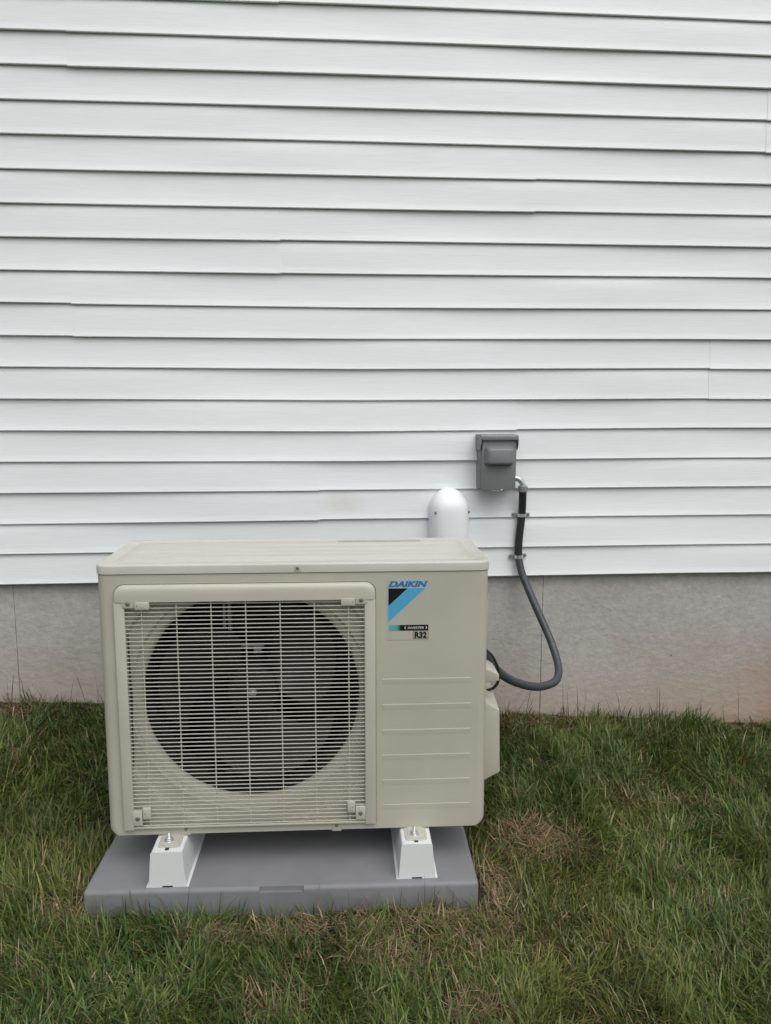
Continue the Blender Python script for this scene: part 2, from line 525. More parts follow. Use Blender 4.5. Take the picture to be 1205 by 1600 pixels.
for n in range(NC):
    k = n // 2
    seams = sorted(SEAM.get(k, [((k * 1.37) % 3.4) - 3.0, ((k * 1.37) % 3.4) + 0.66]))
    cuts = [X0] + seams + [X1]
    for j in range(len(cuts) - 1):
        a, bb = cuts[j], cuts[j + 1]
        over = 0.0013 * ((j + k) % 2)                       # every second panel laps over its neighbours
        ext = 0.024
        if j > 0 and not over: a -= ext
        if j < len(cuts) - 2 and not over: bb += ext
        m_ = max(2, int((bb - a) / 0.11))
        dz = (random.random() - 0.5) * 0.0012 - (0.0022 if over else 0.0)
        vv = []; ff = []
        for i in range(m_ + 1):
            x = a + (bb - a) * i / m_
            z0 = edge_z(n, x) + dz
            wob = 0.0012 * math.sin(x * 3.1 + n * 2.3) + 0.0008 * math.sin(x * 7.3 + k)
            yy = -over + wob * 0.5
            hgt = S
            prof = [(0.0143, hgt + 0.010), (0.0112, hgt - 0.001), (0.0095 + wob, hgt * 0.9), (0.0072 + wob, hgt * 0.62), (0.0036 + wob, hgt * 0.25), (0.0008, 0.0052),
                    (0.0, 0.0030), (0.0006, 0.0010), (0.0024, 0.0), (0.0084, 0.0006), (0.0089, 0.0020), (0.0092, 0.012),
                    (0.0132, hgt * 0.4), (0.0168, hgt + 0.010)]
            for (py, pz) in prof: vv.append((x, py + yy, z0 + pz))
        q = len(prof)
        for i in range(m_):
            for t in range(q):
                t2 = (t + 1) % q
                ff.append([i * q + t, i * q + t2, (i + 1) * q + t2, (i + 1) * q + t])
        ff.append(list(range(q))); ff.append([m_ * q + t for t in range(q)][::-1])
        me = mesh_py('siding_course', vv, ff, True, 32)
        wl_link('siding_course', me, M['vinyl'])
# sheathing behind the siding, foundation sections with tight form joints
wl_link('sheathing', rbox('sheathing', X0 + 0.01, X1 - 0.01, 0.0235, 0.16, 0.012, NC * S, 0), M['dark'])
wl_link('starter_strip', rbox('starter_strip', X0 + 0.01, X1 - 0.01, 0.0165, 0.0230, 0.004, 0.03, 0), M['vinyl'])
jn = [X0, -2.87, -1.050, 0.7685, 2.59, X1]
for a, bb in zip(jn[:-1], jn[1:]):
    off = 0.0012 * ((jn.index(a)) % 2)
    wl_link('foundation_section', rbox('foundation_section', a + 0.0011, bb - 0.0011, 0.026 + off, 0.15, -0.80, 0.010, 0.0012, 1), M['concrete'])
wl_link('foundation_core', rbox('foundation_core', X0 + 0.02, X1 - 0.02, 0.032, 0.14, -0.80, 0.008, 0), M['concrete'])

# ------------------------------------------------------------------ equipment pad
pad = link('equipment_pad', rbox('equipment_pad', PX0, PX1, PY0, PY1, -0.190, -0.098, 0.011, 4), M['pad'],
           None, (UX, UY, UZ), (0, 0, PADA))
cut = link('cutter', rbox('cutter', -0.098, 0.012, PY0 - 0.02, PY0 + 0.007, -0.1115, -0.08, 0.0), None)
cut.location = pad.location; cut.rotation_euler = pad.rotation_euler
cut2 = link('cutter', rbox('cutter', PX0 - 0.02, PX0 + 0.008, 0.10, 0.19, -0.1125, -0.08, 0.0), None)
cut2.location = pad.location; cut2.rotation_euler = pad.rotation_euler
for cobj in (cut, cut2):
    md = pad.modifiers.new('bool', 'BOOLEAN'); md.operation = 'DIFFERENCE'; md.object = cobj; md.solver = 'EXACT'
bpy.context.view_layer.update()
dg = bpy.context.evaluated_depsgraph_get()
pm = bpy.data.meshes.new_from_object(pad.evaluated_get(dg))
pad.modifiers.clear()
pad.data = pm
shade(pm, 35)
if not pm.materials: pm.materials.append(M['pad'])
bpy.data.objects.remove(cut); bpy.data.objects.remove(cut2)
tag(pad, 'grey plastic equipment pad lying in the grass under the outdoor unit', 'pad')

# ------------------------------------------------------------------ mounting rails
def rail(xc, yf, label):
    root = empty('mounting_rail', (UX, UY, UZ), UA)
    tag(root, label, 'mounting rail', 'white rails under the outdoor unit')
    zt, zb = -0.0045, -0.098
    tw, bw, fwid = 0.039, 0.046, 0.0525
    arc = []
    for k in range(5):
        a = R(10 + k * 20)
        arc.append((xc + tw - 0.006 + 0.006 * math.cos(a), zt - 0.006 + 0.006 * math.sin(a)))
    o = [(xc + fwid, zb + 0.0003), (xc + fwid, zb + 0.0026), (xc + bw + 0.001, zb + 0.003)] + arc
    left = [(2 * xc - x, z) for x, z in reversed(o)]
    link('channel', prism('channel', o + left, 'y', yf + 0.0018, yf + 0.46), M['bracket'], root)
    o2 = [(xc + fwid, zb + 0.0002), (xc + bw, zb + 0.004)] + [(x + 0.0006 * (1 if x > xc else -1), z + 0.0004) for x, z in arc]
    left2 = [(2 * xc - x, z) for x, z in reversed(o2)]
    notch = [(xc - 0.013, zb + 0.0002), (xc - 0.013, zb + 0.0042), (xc + 0.013, zb + 0.0042), (xc + 0.013, zb + 0.0002)]
    link('end_cap', prism('end_cap', o2 + left2 + notch, 'y', yf, yf + 0.0017), M['bracket'], root)
    link('notch', rbox('notch', xc - 0.0128, xc + 0.0128, yf + 0.0004, yf + 0.0016, zb + 0.0004, zb + 0.0041), M['dark'], root)
    link('slot_shade', rbox('slot_shade', xc - 0.006, xc + 0.004, yf + 0.009, yf + 0.030, zt - 0.003, zt + 0.0004), M['dark'], root)  # dark block drawn for the shade inside a slot
    return root
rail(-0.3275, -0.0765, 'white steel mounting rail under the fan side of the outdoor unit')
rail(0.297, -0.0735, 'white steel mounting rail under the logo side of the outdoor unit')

# ------------------------------------------------------------------ outdoor unit
ac = empty('air_conditioner', (UX, UY, UZ), UA)
tag(ac, 'beige outdoor air conditioner unit with round fan behind a wire grille and blue logo', 'air conditioner')
WL, WR, D, HB = 0.4895, 0.4825, 0.346, 0.681
W2 = WR
HX0, HX1, HZ0, HZ1 = -0.424, 0.1665, 0.0215, 0.6165
rc = 0.024
path = [(-WL, D), (-WL, 0.22), (-WL, 0.1)]
for k in range(9):
    a = R(180 + k * 90 / 8)
    path.append((-WL + rc + rc * math.cos(a), rc + rc * math.sin(a)))
for x in np.linspace(-WL + rc, HX0, 3)[1:]: path.append((x, 0))
for x in np.linspace(HX0, HX1, 5)[1:]: path.append((x, 0))
for x in np.linspace(HX1, W2 - rc, 5)[1:-1]: path.append((x, 0))
for k in range(9):
    a = R(270 + k * 90 / 8)
    path.append((W2 - rc + rc * math.cos(a), rc + rc * math.sin(a)))
path += [(W2, 0.1), (W2, 0.22), (W2, D)]
cr = 0.0185
zs = [cr - cr * math.cos(R(a)) for a in (0, 15, 30, 45, 60, 75, 90)] + [HZ0, 0.2, 0.4, HZ1, 0.65, HB]
vv = []; ff = []
for z in zs:
    ins = cr - math.sqrt(max(cr * cr - (cr - min(z, cr)) ** 2, 0))
    for (x, y) in path:
        wgt = min(max((abs(x) - ((WL if x < 0 else WR) - 0.03)) / 0.03, 0), 1)
        vv.append((x - math.copysign(ins * wgt, x), y, z))
n_ = len(path)
for j in range(len(zs) - 1):
    for i in range(n_ - 1):
        xm = (path[i][0] + path[i + 1][0]) / 2; zm = (zs[j] + zs[j + 1]) / 2
        if path[i][1] == 0 and path[i + 1][1] == 0 and HX0 < xm < HX1 and HZ0 < zm < HZ1: continue
        ff.append([j * n_ + i, j * n_ + i + 1, (j + 1) * n_ + i + 1, (j + 1) * n_ + i])
# return flange of the opening and of the bottom edge
def quad(a, b_, c, d):
    k = len(vv); vv.extend([a, b_, c, d]); ff.append([k, k + 1, k + 2, k + 3])
yd = 0.020
quad((HX0, 0, HZ0), (HX1, 0, HZ0), (HX1, yd, HZ0), (HX0, yd, HZ0))
quad((HX0, 0, HZ1), (HX1, 0, HZ1), (HX1, yd, HZ1), (HX0, yd, HZ1))
quad((HX0, 0, HZ0), (HX0, 0, HZ1), (HX0, yd, HZ1), (HX0, yd, HZ0))
quad((HX1, 0, HZ0), (HX1, 0, HZ1), (HX1, yd, HZ1), (HX1, yd, HZ0))
me = mesh_py('casing', vv, ff, True, 40)
casing = link('casing', me, M['ivory'], ac)
link('base_pan', rbox('base_pan', -WL + 0.016, W2 - 0.016, 0.006, D - 0.003, 0.0015, 0.02, 0.002), M['ivory'], ac)
link('rear_coil', rbox('rear_coil', -WL + 0.004, W2 - 0.004, D - 0.03, D + 0.002, 0.012, HB - 0.002, 0.002), M['coil'], ac)
link('partition', rbox('partition', 0.205, 0.208, 0.03, D - 0.035, 0.022, HB - 0.004), M['black'], ac)

# ---- lid
def rrect(hx0, hx1, y0, y1, r, n=6):
    pts = []
    for (cx, cy, a0) in ((hx1 - r, y1 - r, 0), (hx0 + r, y1 - r, 90), (hx0 + r, y0 + r, 180), (hx1 - r, y0 + r, 270)):
        for k in range(n + 1):
            a = R(a0 + 90 * k / n)
            pts.append((cx + r * math.cos(a), cy + r * math.sin(a)))
    return pts
LXL, LXR, LY0, LY1, LZ = 0.4925, 0.4855, -0.0025, 0.3500, 0.7072
rings = [(0.0025, 0.684), (0.0, 0.6835), (0.0, LZ - 0.006)]
for a in (22, 45, 68, 90):
    rings.append((0.006 - 0.006 * math.cos(R(a)), LZ - 0.006 + 0.006 * math.sin(R(a))))
rings += [(0.024, LZ), (0.0275, LZ - 0.0022), (0.036, LZ - 0.0026), (0.040, LZ - 0.0005), (0.075, LZ + 0.0006)]
vv = []; ff = []
for off, z in rings:
    for (x, y) in rrect(-LXL + off, LXR - off, LY0 + off, LY1 - off, max(0.028 - off * 0.6, 0.004)): vv.append((x, y, z))
q = len(vv) // len(rings)
for j in range(len(rings) - 1):
    for i in range(q): ff.append([j * q + i, j * q + (i + 1) % q, (j + 1) * q + (i + 1) % q, (j + 1) * q + i])
ff.append([(len(rings) - 1) * q + i for i in range(q)])
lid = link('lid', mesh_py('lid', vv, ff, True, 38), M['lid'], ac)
link('seam_gap', prism('seam_gap', rrect(-WL + 0.003, WR - 0.003, 0.003, D - 0.004, 0.023), 'z', 0.676, 0.690), M['ivory'], ac)
# long shallow ribs pressed into the lid top
for i, (yy, xa, xb) in enumerate([(0.075, -0.36, 0.37), (0.13, -0.38, 0.38), (0.19, -0.38, 0.36), (0.25, -0.36, 0.38)]):
    o = [(yy - 0.012, LZ - 0.001), (yy - 0.006, LZ + 0.0013), (yy + 0.006, LZ + 0.0013), (yy + 0.012, LZ - 0.001)]
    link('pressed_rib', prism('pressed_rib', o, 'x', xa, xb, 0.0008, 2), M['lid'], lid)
lb = link('dashed_strip', rbox('dashed_strip', 0.10, 0.335, 0.283, 0.310, LZ + 0.0002, LZ + 0.0011), M['label'], lid)  # thin strip coloured with noisy grey dashes
lb['label'] = 'thin strip of grey dashes near the rear edge of the lid'
def screw(parent, x, z, y, r=0.0042, mat='screw'):
    o = link('screw', lathe_y('screw', [(0.0, -0.0022), (r * 0.55, -0.0021), (r * 0.95, -0.0012), (r, 0.0), (r, 0.002)], 14), M[mat], parent, (x, y, z))
    return o
link('screw_plate', rbox('screw_plate', -0.005, 0.0115, LY0 - 0.0012, LY0 + 0.002, 0.687, 0.7035, 0.0006), M['plastic'], lid)
screw(lid, 0.0033, 0.695, LY0 - 0.0014)
for x, z in ((-0.293, 0.0135), (0.094, 0.0125)):
    sp = link('screw_tab', rbox('screw_tab', x - 0.012, x + 0.012, -0.0014, 0.002, z - 0.0165, z + 0.0085, 0.001), M['ivory'], ac)
    screw(sp, x, z, -0.0016, 0.005)

# ---- fan panel with bell mouth
FX, FZ = -0.1225, 0.350
def depth(r):
    return float(np.interp(r, [0.277, 0.279, 0.283, 0.289, 0.296, 0.301, 0.304, 0.308, 0.312, 0.346, 0.350, 0.354, 0.358, 0.60],
                           [0.066, 0.0575, 0.0515, 0.0470, 0.0440, 0.0425, 0.0360, 0.0330, 0.0335, 0.0290, 0.0240, 0.0160, 0.0145, 0.0160]))
rr_ = [0.277, 0.279, 0.283, 0.289, 0.296, 0.301, 0.304, 0.308, 0.312, 0.33, 0.346, 0.350, 0.354, 0.358, 0.40, 0.60]
na = 192
angs = sorted(set([2 * math.pi * k / na for k in range(na)] +
                  [math.atan2(zc_ - FZ, xc_ - FX) % (2 * math.pi) for xc_ in (HX0, HX1) for zc_ in (HZ0, HZ1)]))
na = len(angs)
vv = []; ff = []
for a in angs:
    c_, s_ = math.cos(a), math.sin(a)
    lim = 9.0
    if c_ > 1e-9: lim = min(lim, (HX1 - FX) / c_)
    if c_ < -1e-9: lim = min(lim, (HX0 - FX) / c_)
    if s_ > 1e-9: lim = min(lim, (HZ1 - FZ) / s_)
    if s_ < -1e-9: lim = min(lim, (HZ0 - FZ) / s_)
    for r in rr_:
        r = min(r, lim)
        vv.append((FX + r * c_, depth(r), FZ + r * s_))
q = len(rr_)
for i in range(na):
    for j in range(q - 1):
        ff.append([i * q + j, i * q + j + 1, ((i + 1) % na) * q + j + 1, ((i + 1) % na) * q + j])
me = bpy.data.meshes.new('fan_panel'); me.from_pydata(vv, [], ff)
bm = bmesh.new(); bm.from_mesh(me)
bmesh.ops.remove_doubles(bm, verts=bm.verts, dist=1e-5)
bmesh.ops.dissolve_degenerate(bm, edges=bm.edges, dist=1e-5)
bmesh.ops.recalc_face_normals(bm, faces=bm.faces)
bm.to_mesh(me); bm.free(); shade(me, 30)
link('fan_panel', me, M['ivory'], ac)
link('shroud', lathe_y('shroud', [(0.2768, 0.062), (0.2768, 0.165), (0.281, 0.167), (0.281, 0.064)], 96, FX, FZ), M['shroud'], ac)

# ---- fan: hub, nut, three wide blades, motor and its stay behind
fan = link('fan', lathe_y('fan', [(0.0, 0.070), (0.045, 0.071), (0.060, 0.074), (0.068, 0.084), (0.068, 0.150), (0.0, 0.150)], 40, FX, FZ), M['fan'], ac)
link('hub_nut', lathe_y('hub_nut', [(0.0, 0.0585), (0.003, 0.058), (0.0045, 0.0605), (0.0045, 0.064), (0.010, 0.064), (0.011, 0.066), (0.011, 0.071)], 18, FX, FZ), M['zinc'], fan)
def blade(a0):
    nr, nt_ = 9, 12
    v = []; f = []
    for side in (0, 1):
        for i in range(nr):
            t = i / (nr - 1)
            r = 0.062 + (0.252 - 0.062) * t
            span = R(62 + 26 * math.sin(t * math.pi * 0.8))
            lead = a0 + R(-10 + 34 * t * t)
            for k in range(nt_):
                u = k / (nt_ - 1)
                a = lead - span * u
                edge = math.sin(math.pi * u)
                rr2 = r - 0.022 * (abs(u - 0.5) * 2) ** 3 * t
                y = 0.083 + 0.062 * (1 - u) - 0.010 * edge + 0.0032 * side
                v.append((FX + rr2 * math.cos(a), y, FZ + rr2 * math.sin(a)))
    o = nr * nt_
    for i in range(nr - 1):
        for k in range(nt_ - 1):
            f.append([i * nt_ + k, i * nt_ + k + 1, (i + 1) * nt_ + k + 1, (i + 1) * nt_ + k])
            f.append([o + i * nt_ + k, o + (i + 1) * nt_ + k, o + (i + 1) * nt_ + k + 1, o + i * nt_ + k + 1])
    ring = [k for k in range(nt_)] + [i * nt_ + nt_ - 1 for i in range(1, nr)] + [(nr - 1) * nt_ + k for k in range(nt_ - 2, -1, -1)] + [i * nt_ for i in range(nr - 2, 0, -1)]
    for a, b_ in zip(ring, ring[1:] + ring[:1]): f.append([a, b_, b_ + o, a + o])
    return mesh_py('blade', v, f, True, 40)
for a0 in (72, 192, 312):
    link('blade', blade(R(a0)), M['fan'], fan)
mot = link('motor', lathe_y('motor', [(0.0, 0.165), (0.05, 0.165), (0.056, 0.172), (0.056, 0.235), (0.0, 0.24)], 32, FX, FZ), M['black'], ac)
M['stay'] = paint('bright_steel', (0.62, 0.63, 0.62), 0.4)
stay = link('motor_stay', rbox('motor_stay', -0.222, -0.215, 0.245, 0.262, 0.445, HB - 0.004, 0.001), M['stay'], ac)
link('stay_flange', rbox('stay_flange', -0.208, -0.199, 0.243, 0.262, 0.437, HB - 0.004, 0.001), M['stay'], stay)
mb = link('motor_bracket', rbox('motor_bracket', -0.173, -0.107, 0.225, 0.25, 0.424, 0.4285, 0.001), M['stay'], ac)
link('connector', rbox('connector', -0.136, -0.114, 0.225, 0.245, 0.402, 0.4235, 0.001), M['stay'], mb)

# ---- grille: moulded cap, side strips and single wires
YG = -0.0115
capo = []
cx0, cx1, cz0, cz1, crr = -0.447, 0.196, 0.6155, 0.657, 0.026
capo = [(cx0, cz0), (cx1, cz0)]
for k in range(9):
    a = R(k * 90 / 8); capo.append((cx1 - crr + crr * math.cos(a), cz1 - crr + crr * math.sin(a)))
for k in range(9):
    a = R(90 + k * 90 / 8); capo.append((cx0 + crr + crr * math.cos(a), cz1 - crr + crr * math.sin(a)))
# loft the cap: rounded shoulder along the top and ends
def inset(o, d, dz_bottom=0.0):
    out = []
    for x, z in o:
        cxm = (cx0 + cx1) / 2
        hw = (cx1 - cx0) / 2
        xx = cxm + (x - cxm) * (hw - d * 0.55) / hw
        zz = z - d * (z - cz0) / (cz1 - cz0)
        out.append((xx, zz))
    return out
lev = [(0.0, 0.0005), (0.0, -0.004), (0.0012, -0.0075), (0.004, -0.0105), (0.0085, -0.0128), (0.015, -0.0140)]
vv = []; ff = []
for d_, y_ in lev:
    for x, z in inset(capo, d_): vv.append((x, y_, z))
q = len(capo)
for j in range(len(lev) - 1):
    for i in range(q): ff.append([j * q + i, j * q + (i + 1) % q, (j + 1) * q + (i + 1) % q, (j + 1) * q + i])
ff.append([(len(lev) - 1) * q + i for i in range(q)])
ff.append([i for i in range(q)][::-1])
grille = link('grille', mesh_py('grille', vv, ff, True, 40), M['plastic'], ac)
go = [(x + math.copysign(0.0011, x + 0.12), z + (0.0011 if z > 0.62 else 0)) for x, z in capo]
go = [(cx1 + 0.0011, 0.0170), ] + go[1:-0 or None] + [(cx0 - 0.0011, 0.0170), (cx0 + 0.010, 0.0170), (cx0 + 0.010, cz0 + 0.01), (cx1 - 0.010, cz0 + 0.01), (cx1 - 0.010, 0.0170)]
link('gap_shade', prism('gap_shade', go, 'y', -0.0006, 0.0010, smooth=False), M['dark'], grille)  # dark strip set proud, standing in for shade in the frame's groove
def strip(xa, xb, bx):
    link('side_strip', rbox('side_strip', xa, xb, -0.0122, 0.0004, 0.0175, 0.6150, 0.003, 3), M['plastic'], grille)
strip(-0.447, -0.4205, 0); strip(0.168, 0.196, 0)
hw = tube('wire', [(-0.4215, 0, 0), (-0.2, 0, 0), (0.0, 0, 0), (0.1685, 0, 0)], 0.00138, 6)
hw.materials.append(M['plastic'])
for k in range(56):
    z = 0.6095 - k * 0.010545
    x0 = None
    o = link('wire', hw, M['plastic'], grille, (0, -0.0075, z))
vw = tube('wire', [(0, 0, 0.0275), (0, 0, 0.2), (0, 0, 0.4), (0, 0, 0.6160)], 0.00165, 6)
vw.materials.append(M['plastic'])
for k in range(7):
    link('wire', vw, M['plastic'], grille, (-0.3805 + k * 0.0848, -0.0052, 0))
link('bottom_bar', rbox('bottom_bar', -0.4205, 0.168, -0.0095, 0.0, 0.0205, 0.0262, 0.0015), M['plastic'], grille)
# corner clips with their screws
def clip(x0, x1, z0, z1, sx_, sz_, w=0.017, h=0.013):
    c = link('clip', rbox('clip', x0, x1, -0.0155, -0.004, z0, z1, 0.0018), M['plastic'], grille)
    t = link('clip_tab', rbox('clip_tab', sx_ - w, sx_ + w, -0.0132, -0.003, sz_ - h, sz_ + h, 0.0014), M['plastic'], c)
    link('clip_dot', rbox('clip_dot', (x0 + 0.005) if sx_ < x0 else (x1 - 0.007), (x0 + 0.007) if sx_ < x0 else (x1 - 0.005), -0.0158, -0.0150, (z0 + z1) / 2 - 0.001, (z0 + z1) / 2 + 0.001), M['dark'], c)
    s_ = screw(c, sx_, sz_, -0.0134, 0.0058)
clip(-0.395, -0.359, 0.597, 0.6165, -0.411, 0.612, 0.015, 0.0115)
clip(0.110, 0.145, 0.600, 0.6195, 0.1605, 0.614, 0.015, 0.0115)
clip(-0.397, -0.377, 0.050, 0.080, -0.4105, 0.051, 0.0115, 0.019)
clip(0.122, 0.142, 0.053, 0.083, 0.156, 0.050, 0.0125, 0.018)

# ---- pressed steps on the blank right-hand side of the front
for k in range(6):
    z = 0.404 - k * 0.0678
    o = [(0.002, z + 0.0010), (-0.0002, z + 0.0008), (-0.0010, z - 0.0005), (-0.0010, z - 0.0010), (-0.0002, z - 0.0140), (0.002, z - 0.0140)]
    link('pressed_step', prism('pressed_step', o, 'x', 0.214, 0.441, 0.0), M['ivory'], casing)

# ---- logo sticker
lg = link('logo_sticker', rbox('logo_sticker', 0.2255, 0.3315, -0.0007, 0.0005, 0.506, 0.6625), M['film'], ac)
lg['label'] = 'clear sticker with blue lettering and a black and blue diagonal emblem'
def flat(name, poly, y, mat, parent=lg):
    return link(name, prism(name, poly, 'y', y, y + 0.00025, smooth=False), M[mat], parent)
flat('emblem_edge', [(0.2265, 0.6415), (0.3245, 0.6415), (0.3225, 0.636), (0.2275, 0.5475), (0.2265, 0.5475)], -0.00100, 'ink_pale')
flat('emblem_triangle', [(0.2285, 0.6395), (0.2768, 0.6395), (0.2285, 0.5945)], -0.00140, 'ink_black')
flat('emblem_band', [(0.2785, 0.6395), (0.3205, 0.6395), (0.2285, 0.5535), (0.2285, 0.5930)], -0.00140, 'ink_cyan')
ho = text_mesh('lettering_edge', 'DAIKIN', 0.1003, 0.0170, 0.2278, 0.6420, -0.00105, 0.28, 0.060)
link('lettering_edge', ho, M['ink_pale'], lg)
ho = text_mesh('lettering', 'DAIKIN', 0.0980, 0.0150, 0.2288, 0.6430, -0.00150, 0.28, 0.043)
link('lettering', ho, M['ink_blue'], lg)
flat('model_bar', [(0.2292, 0.5450), (0.3292, 0.5450), (0.3292, 0.5302), (0.2292, 0.5302)], -0.00100, 'ink_teal')
link('bar_lettering', text_mesh('bar_lettering', 'INVERTER', 0.0405, 0.0058, 0.2775, 0.5347, -0.00140, 0.15, 0.012), M['ink_white'], lg)
def arc_mark(cx, sgn):
    o = []
    for k in range(9):
        a = R(-65 + 130 * k / 8); o.append((cx + sgn * (0.0065 * math.cos(a) - 0.002), 0.5377 + 0.0042 * math.sin(a)))
    for k in range(8, -1, -1):
        a = R(-65 + 130 * k / 8); o.append((cx + sgn * (0.0038 * math.cos(a) - 0.0016), 0.5377 + 0.0038 * math.sin(a)))
    flat('bar_bracket', o, -0.00140, 'ink_white')
arc_mark(0.2735, -1); arc_mark(0.3215, 1)
for (xa, xb, za, zb) in ((0.2905, 0.3292, 0.5282, 0.5290), (0.2905, 0.3292, 0.5085, 0.5093), (0.2905, 0.2913, 0.5093, 0.5282), (0.3284, 0.3292, 0.5093, 0.5282)):
    flat('box_line', [(xa, za), (xb, za), (xb, zb), (xa, zb)], -0.00110, 'ink_black')
link('refrigerant_lettering', text_mesh('refrigerant_lettering', 'R32', 0.0310, 0.0162, 0.2945, 0.5106, -0.00140, 0.0, 0.048), M['ink_black'], lg)

# ---- things on the right end: valve cover, terminal hood, grip plate
o = [(0.470, 0.304), (0.488, 0.304), (0.537, 0.272), (0.541, 0.094), (0.490, 0.066), (0.470, 0.066)]
def cover(name, front_o, y0, back_o, y1, bev):
    n = len(front_o)
    v = [(x, y0, z) for x, z in front_o] + [(x, y1, z) for x, z in back_o]
    f = [list(range(n))[::-1], [n + i for i in range(n)]] + [[i, (i + 1) % n, n + (i + 1) % n, n + i] for i in range(n)]
    me = mesh_py(name, v, f)
    bm = bmesh.new(); bm.from_mesh(me)
    bmesh.ops.bevel(bm, geom=list(bm.edges), offset=bev, segments=3, profile=0.5, affect='EDGES', clamp_overlap=True)
    bm.to_mesh(me); bm.free(); shade(me, 40)
    return link(name, me, M['ivory'], ac)
vc = cover('valve_cover', o, 0.105, [(0.470, 0.340), (0.490, 0.340), (0.543, 0.288), (0.545, 0.094), (0.492, 0.060), (0.470, 0.060)], 0.29, 0.004)
vc['label'] = 'beige chamfered valve cover on the end of the unit'
cover('terminal_hood', [(0.470, 0.394), (0.492, 0.394), (0.534, 0.372), (0.534, 0.355), (0.470, 0.347)], 0.105,
      [(0.470, 0.400), (0.492, 0.400), (0.534, 0.372), (0.534, 0.352), (0.470, 0.340)], 0.20, 0.002)
link('grip_plate', rbox('grip_plate', 0.474, 0.4975, 0.09, 0.20, 0.472, 0.583, 0.003), M['ivory'], ac)
link('terminal_recess', rbox('terminal_recess', 0.472, 0.4845, 0.12, 0.32, 0.40, 0.47, 0.001), M['dark'], ac)

# ---- mounting feet with their anchor bolts
hexo = [(math.cos(R(60 * k)) * 0.0085, math.sin(R(60 * k)) * 0.0085) for k in range(6)]
for xc, yb in ((-0.326, -0.030), (0.297, -0.033)):
    fo = rrect(xc - 0.028, xc + 0.028, -0.057, 0.03, 0.009, 4)
    ft = link('foot', prism('foot', fo, 'z', -0.0042, -0.0012, 0.0006, 1), M['plastic'], ac)
    ins_ = rrect(xc - 0.021, xc + 0.021, -0.050, 0.02, 0.006, 4)
    link('foot_boss', prism('foot_boss', ins_, 'z', -0.0013, 0.0004, 0.0006, 1), M['plastic'], ft)
    wsh = [(xc - 0.004 + 0.0125 * math.cos(R(a)), yb + 0.0125 * math.sin(R(a))) for a in range(0, 360, 18)]
    link('washer', prism('washer', wsh, 'z', 0.0002, 0.0020, 0.0004, 1), M['zinc'], ft)
    bo = link('bolt', prism('bolt', [(xc - 0.004 + x, yb + y) for x, y in hexo], 'z', 0.0020, 0.0090, 0.0008, 1), M['zinc'], ft)
    pts = []; rad = []
    for k in range(18):
        pts.append((xc - 0.004, yb, 0.0085 + k * 0.00085)); rad.append(0.0045 if k % 2 else 0.0040)
    link('stud', tube('stud', pts, rad, 12), M['zinc'], ft)
link('drain_plug', rbox('drain_plug', -0.033, -0.022, 0.05, 0.06, -0.006, 0.002, 0.001), M['zinc'], ac)

# ------------------------------------------------------------------ wall fittings
# pipe cover
def pipe_cover():
    cx, a0, b0, z0, zbot = 0.4225, 0.0690, 0.078, 0.236, -0.02
    rows = [zbot, 0.0, 0.1, 0.2, z0] + [z0 + 0.0735 * math.sin(R(t)) for t in (10, 20, 30, 40, 50, 60, 70, 78, 84, 88)]
    vv = []; ff = []
    q = 25
    for z in rows:
        t = max(0.0, (z - z0) / 0.0735)
        s_ = math.sqrt(max(1 - t * t, 0))
        for k in range(q):
            a = math.pi * k / (q - 1)
            ex = 0.72
            x = cx + a0 * s_ * math.copysign(abs(math.cos(a)) ** ex, math.cos(a))
            y = 0.006 - b0 * (s_ ** 0.85) * (math.sin(a) ** ex if math.sin(a) > 1e-9 else 0)
            vv.append((x, y, z))
    for j in range(len(rows) - 1):
        for k in range(q - 1): ff.append([j * q + k, j * q + k + 1, (j + 1) * q + k + 1, (j + 1) * q + k])
    ff.append([(len(rows) - 1) * q + k for k in range(q)])
    ff.append(list(range(q))[::-1])
    for j in range(len(rows) - 1): ff.append([j * q, (j + 1) * q, (j + 1) * q + q - 1, j * q + q - 1])
    return mesh_py('pipe_cover', vv, ff, True, 60)
pc = link('pipe_cover', pipe_cover(), M['white_plastic'])
tag(pc, 'white plastic domed pipe cover on the siding behind the outdoor unit', 'pipe cover')
link('back_plate', rbox('back_plate', 0.3555, 0.4935, -0.006, 0.010, -0.03, 0.256, 0.003), M['white_plastic'], pc)
for x, yv in ((0.3705, -0.0590), (0.4855, -0.0455)):
    so = link('screw', lathe_y('screw', [(0.0, -0.0015), (0.0035, -0.001), (0.0042, 0.0), (0.0042, 0.012)], 12), M['screw'], pc, (x, yv, 0.232))

# disconnect box
db = empty('disconnect_box', (0.572, 0.0, 0.31))
tag(db, 'small grey metal electrical disconnect box mounted on the white siding', 'electrical box')
def dlink(name, me, mat, parent=None):
    o = link(name, me, M[mat], parent or db)
    if parent is None: o.location = (-0.572, 0, -0.31)
    return o
dlink('enclosure', rbox('enclosure', 0.5185, 0.634, -0.066, 0.010, 0.311, 0.486, 0.003), 'grey_metal')
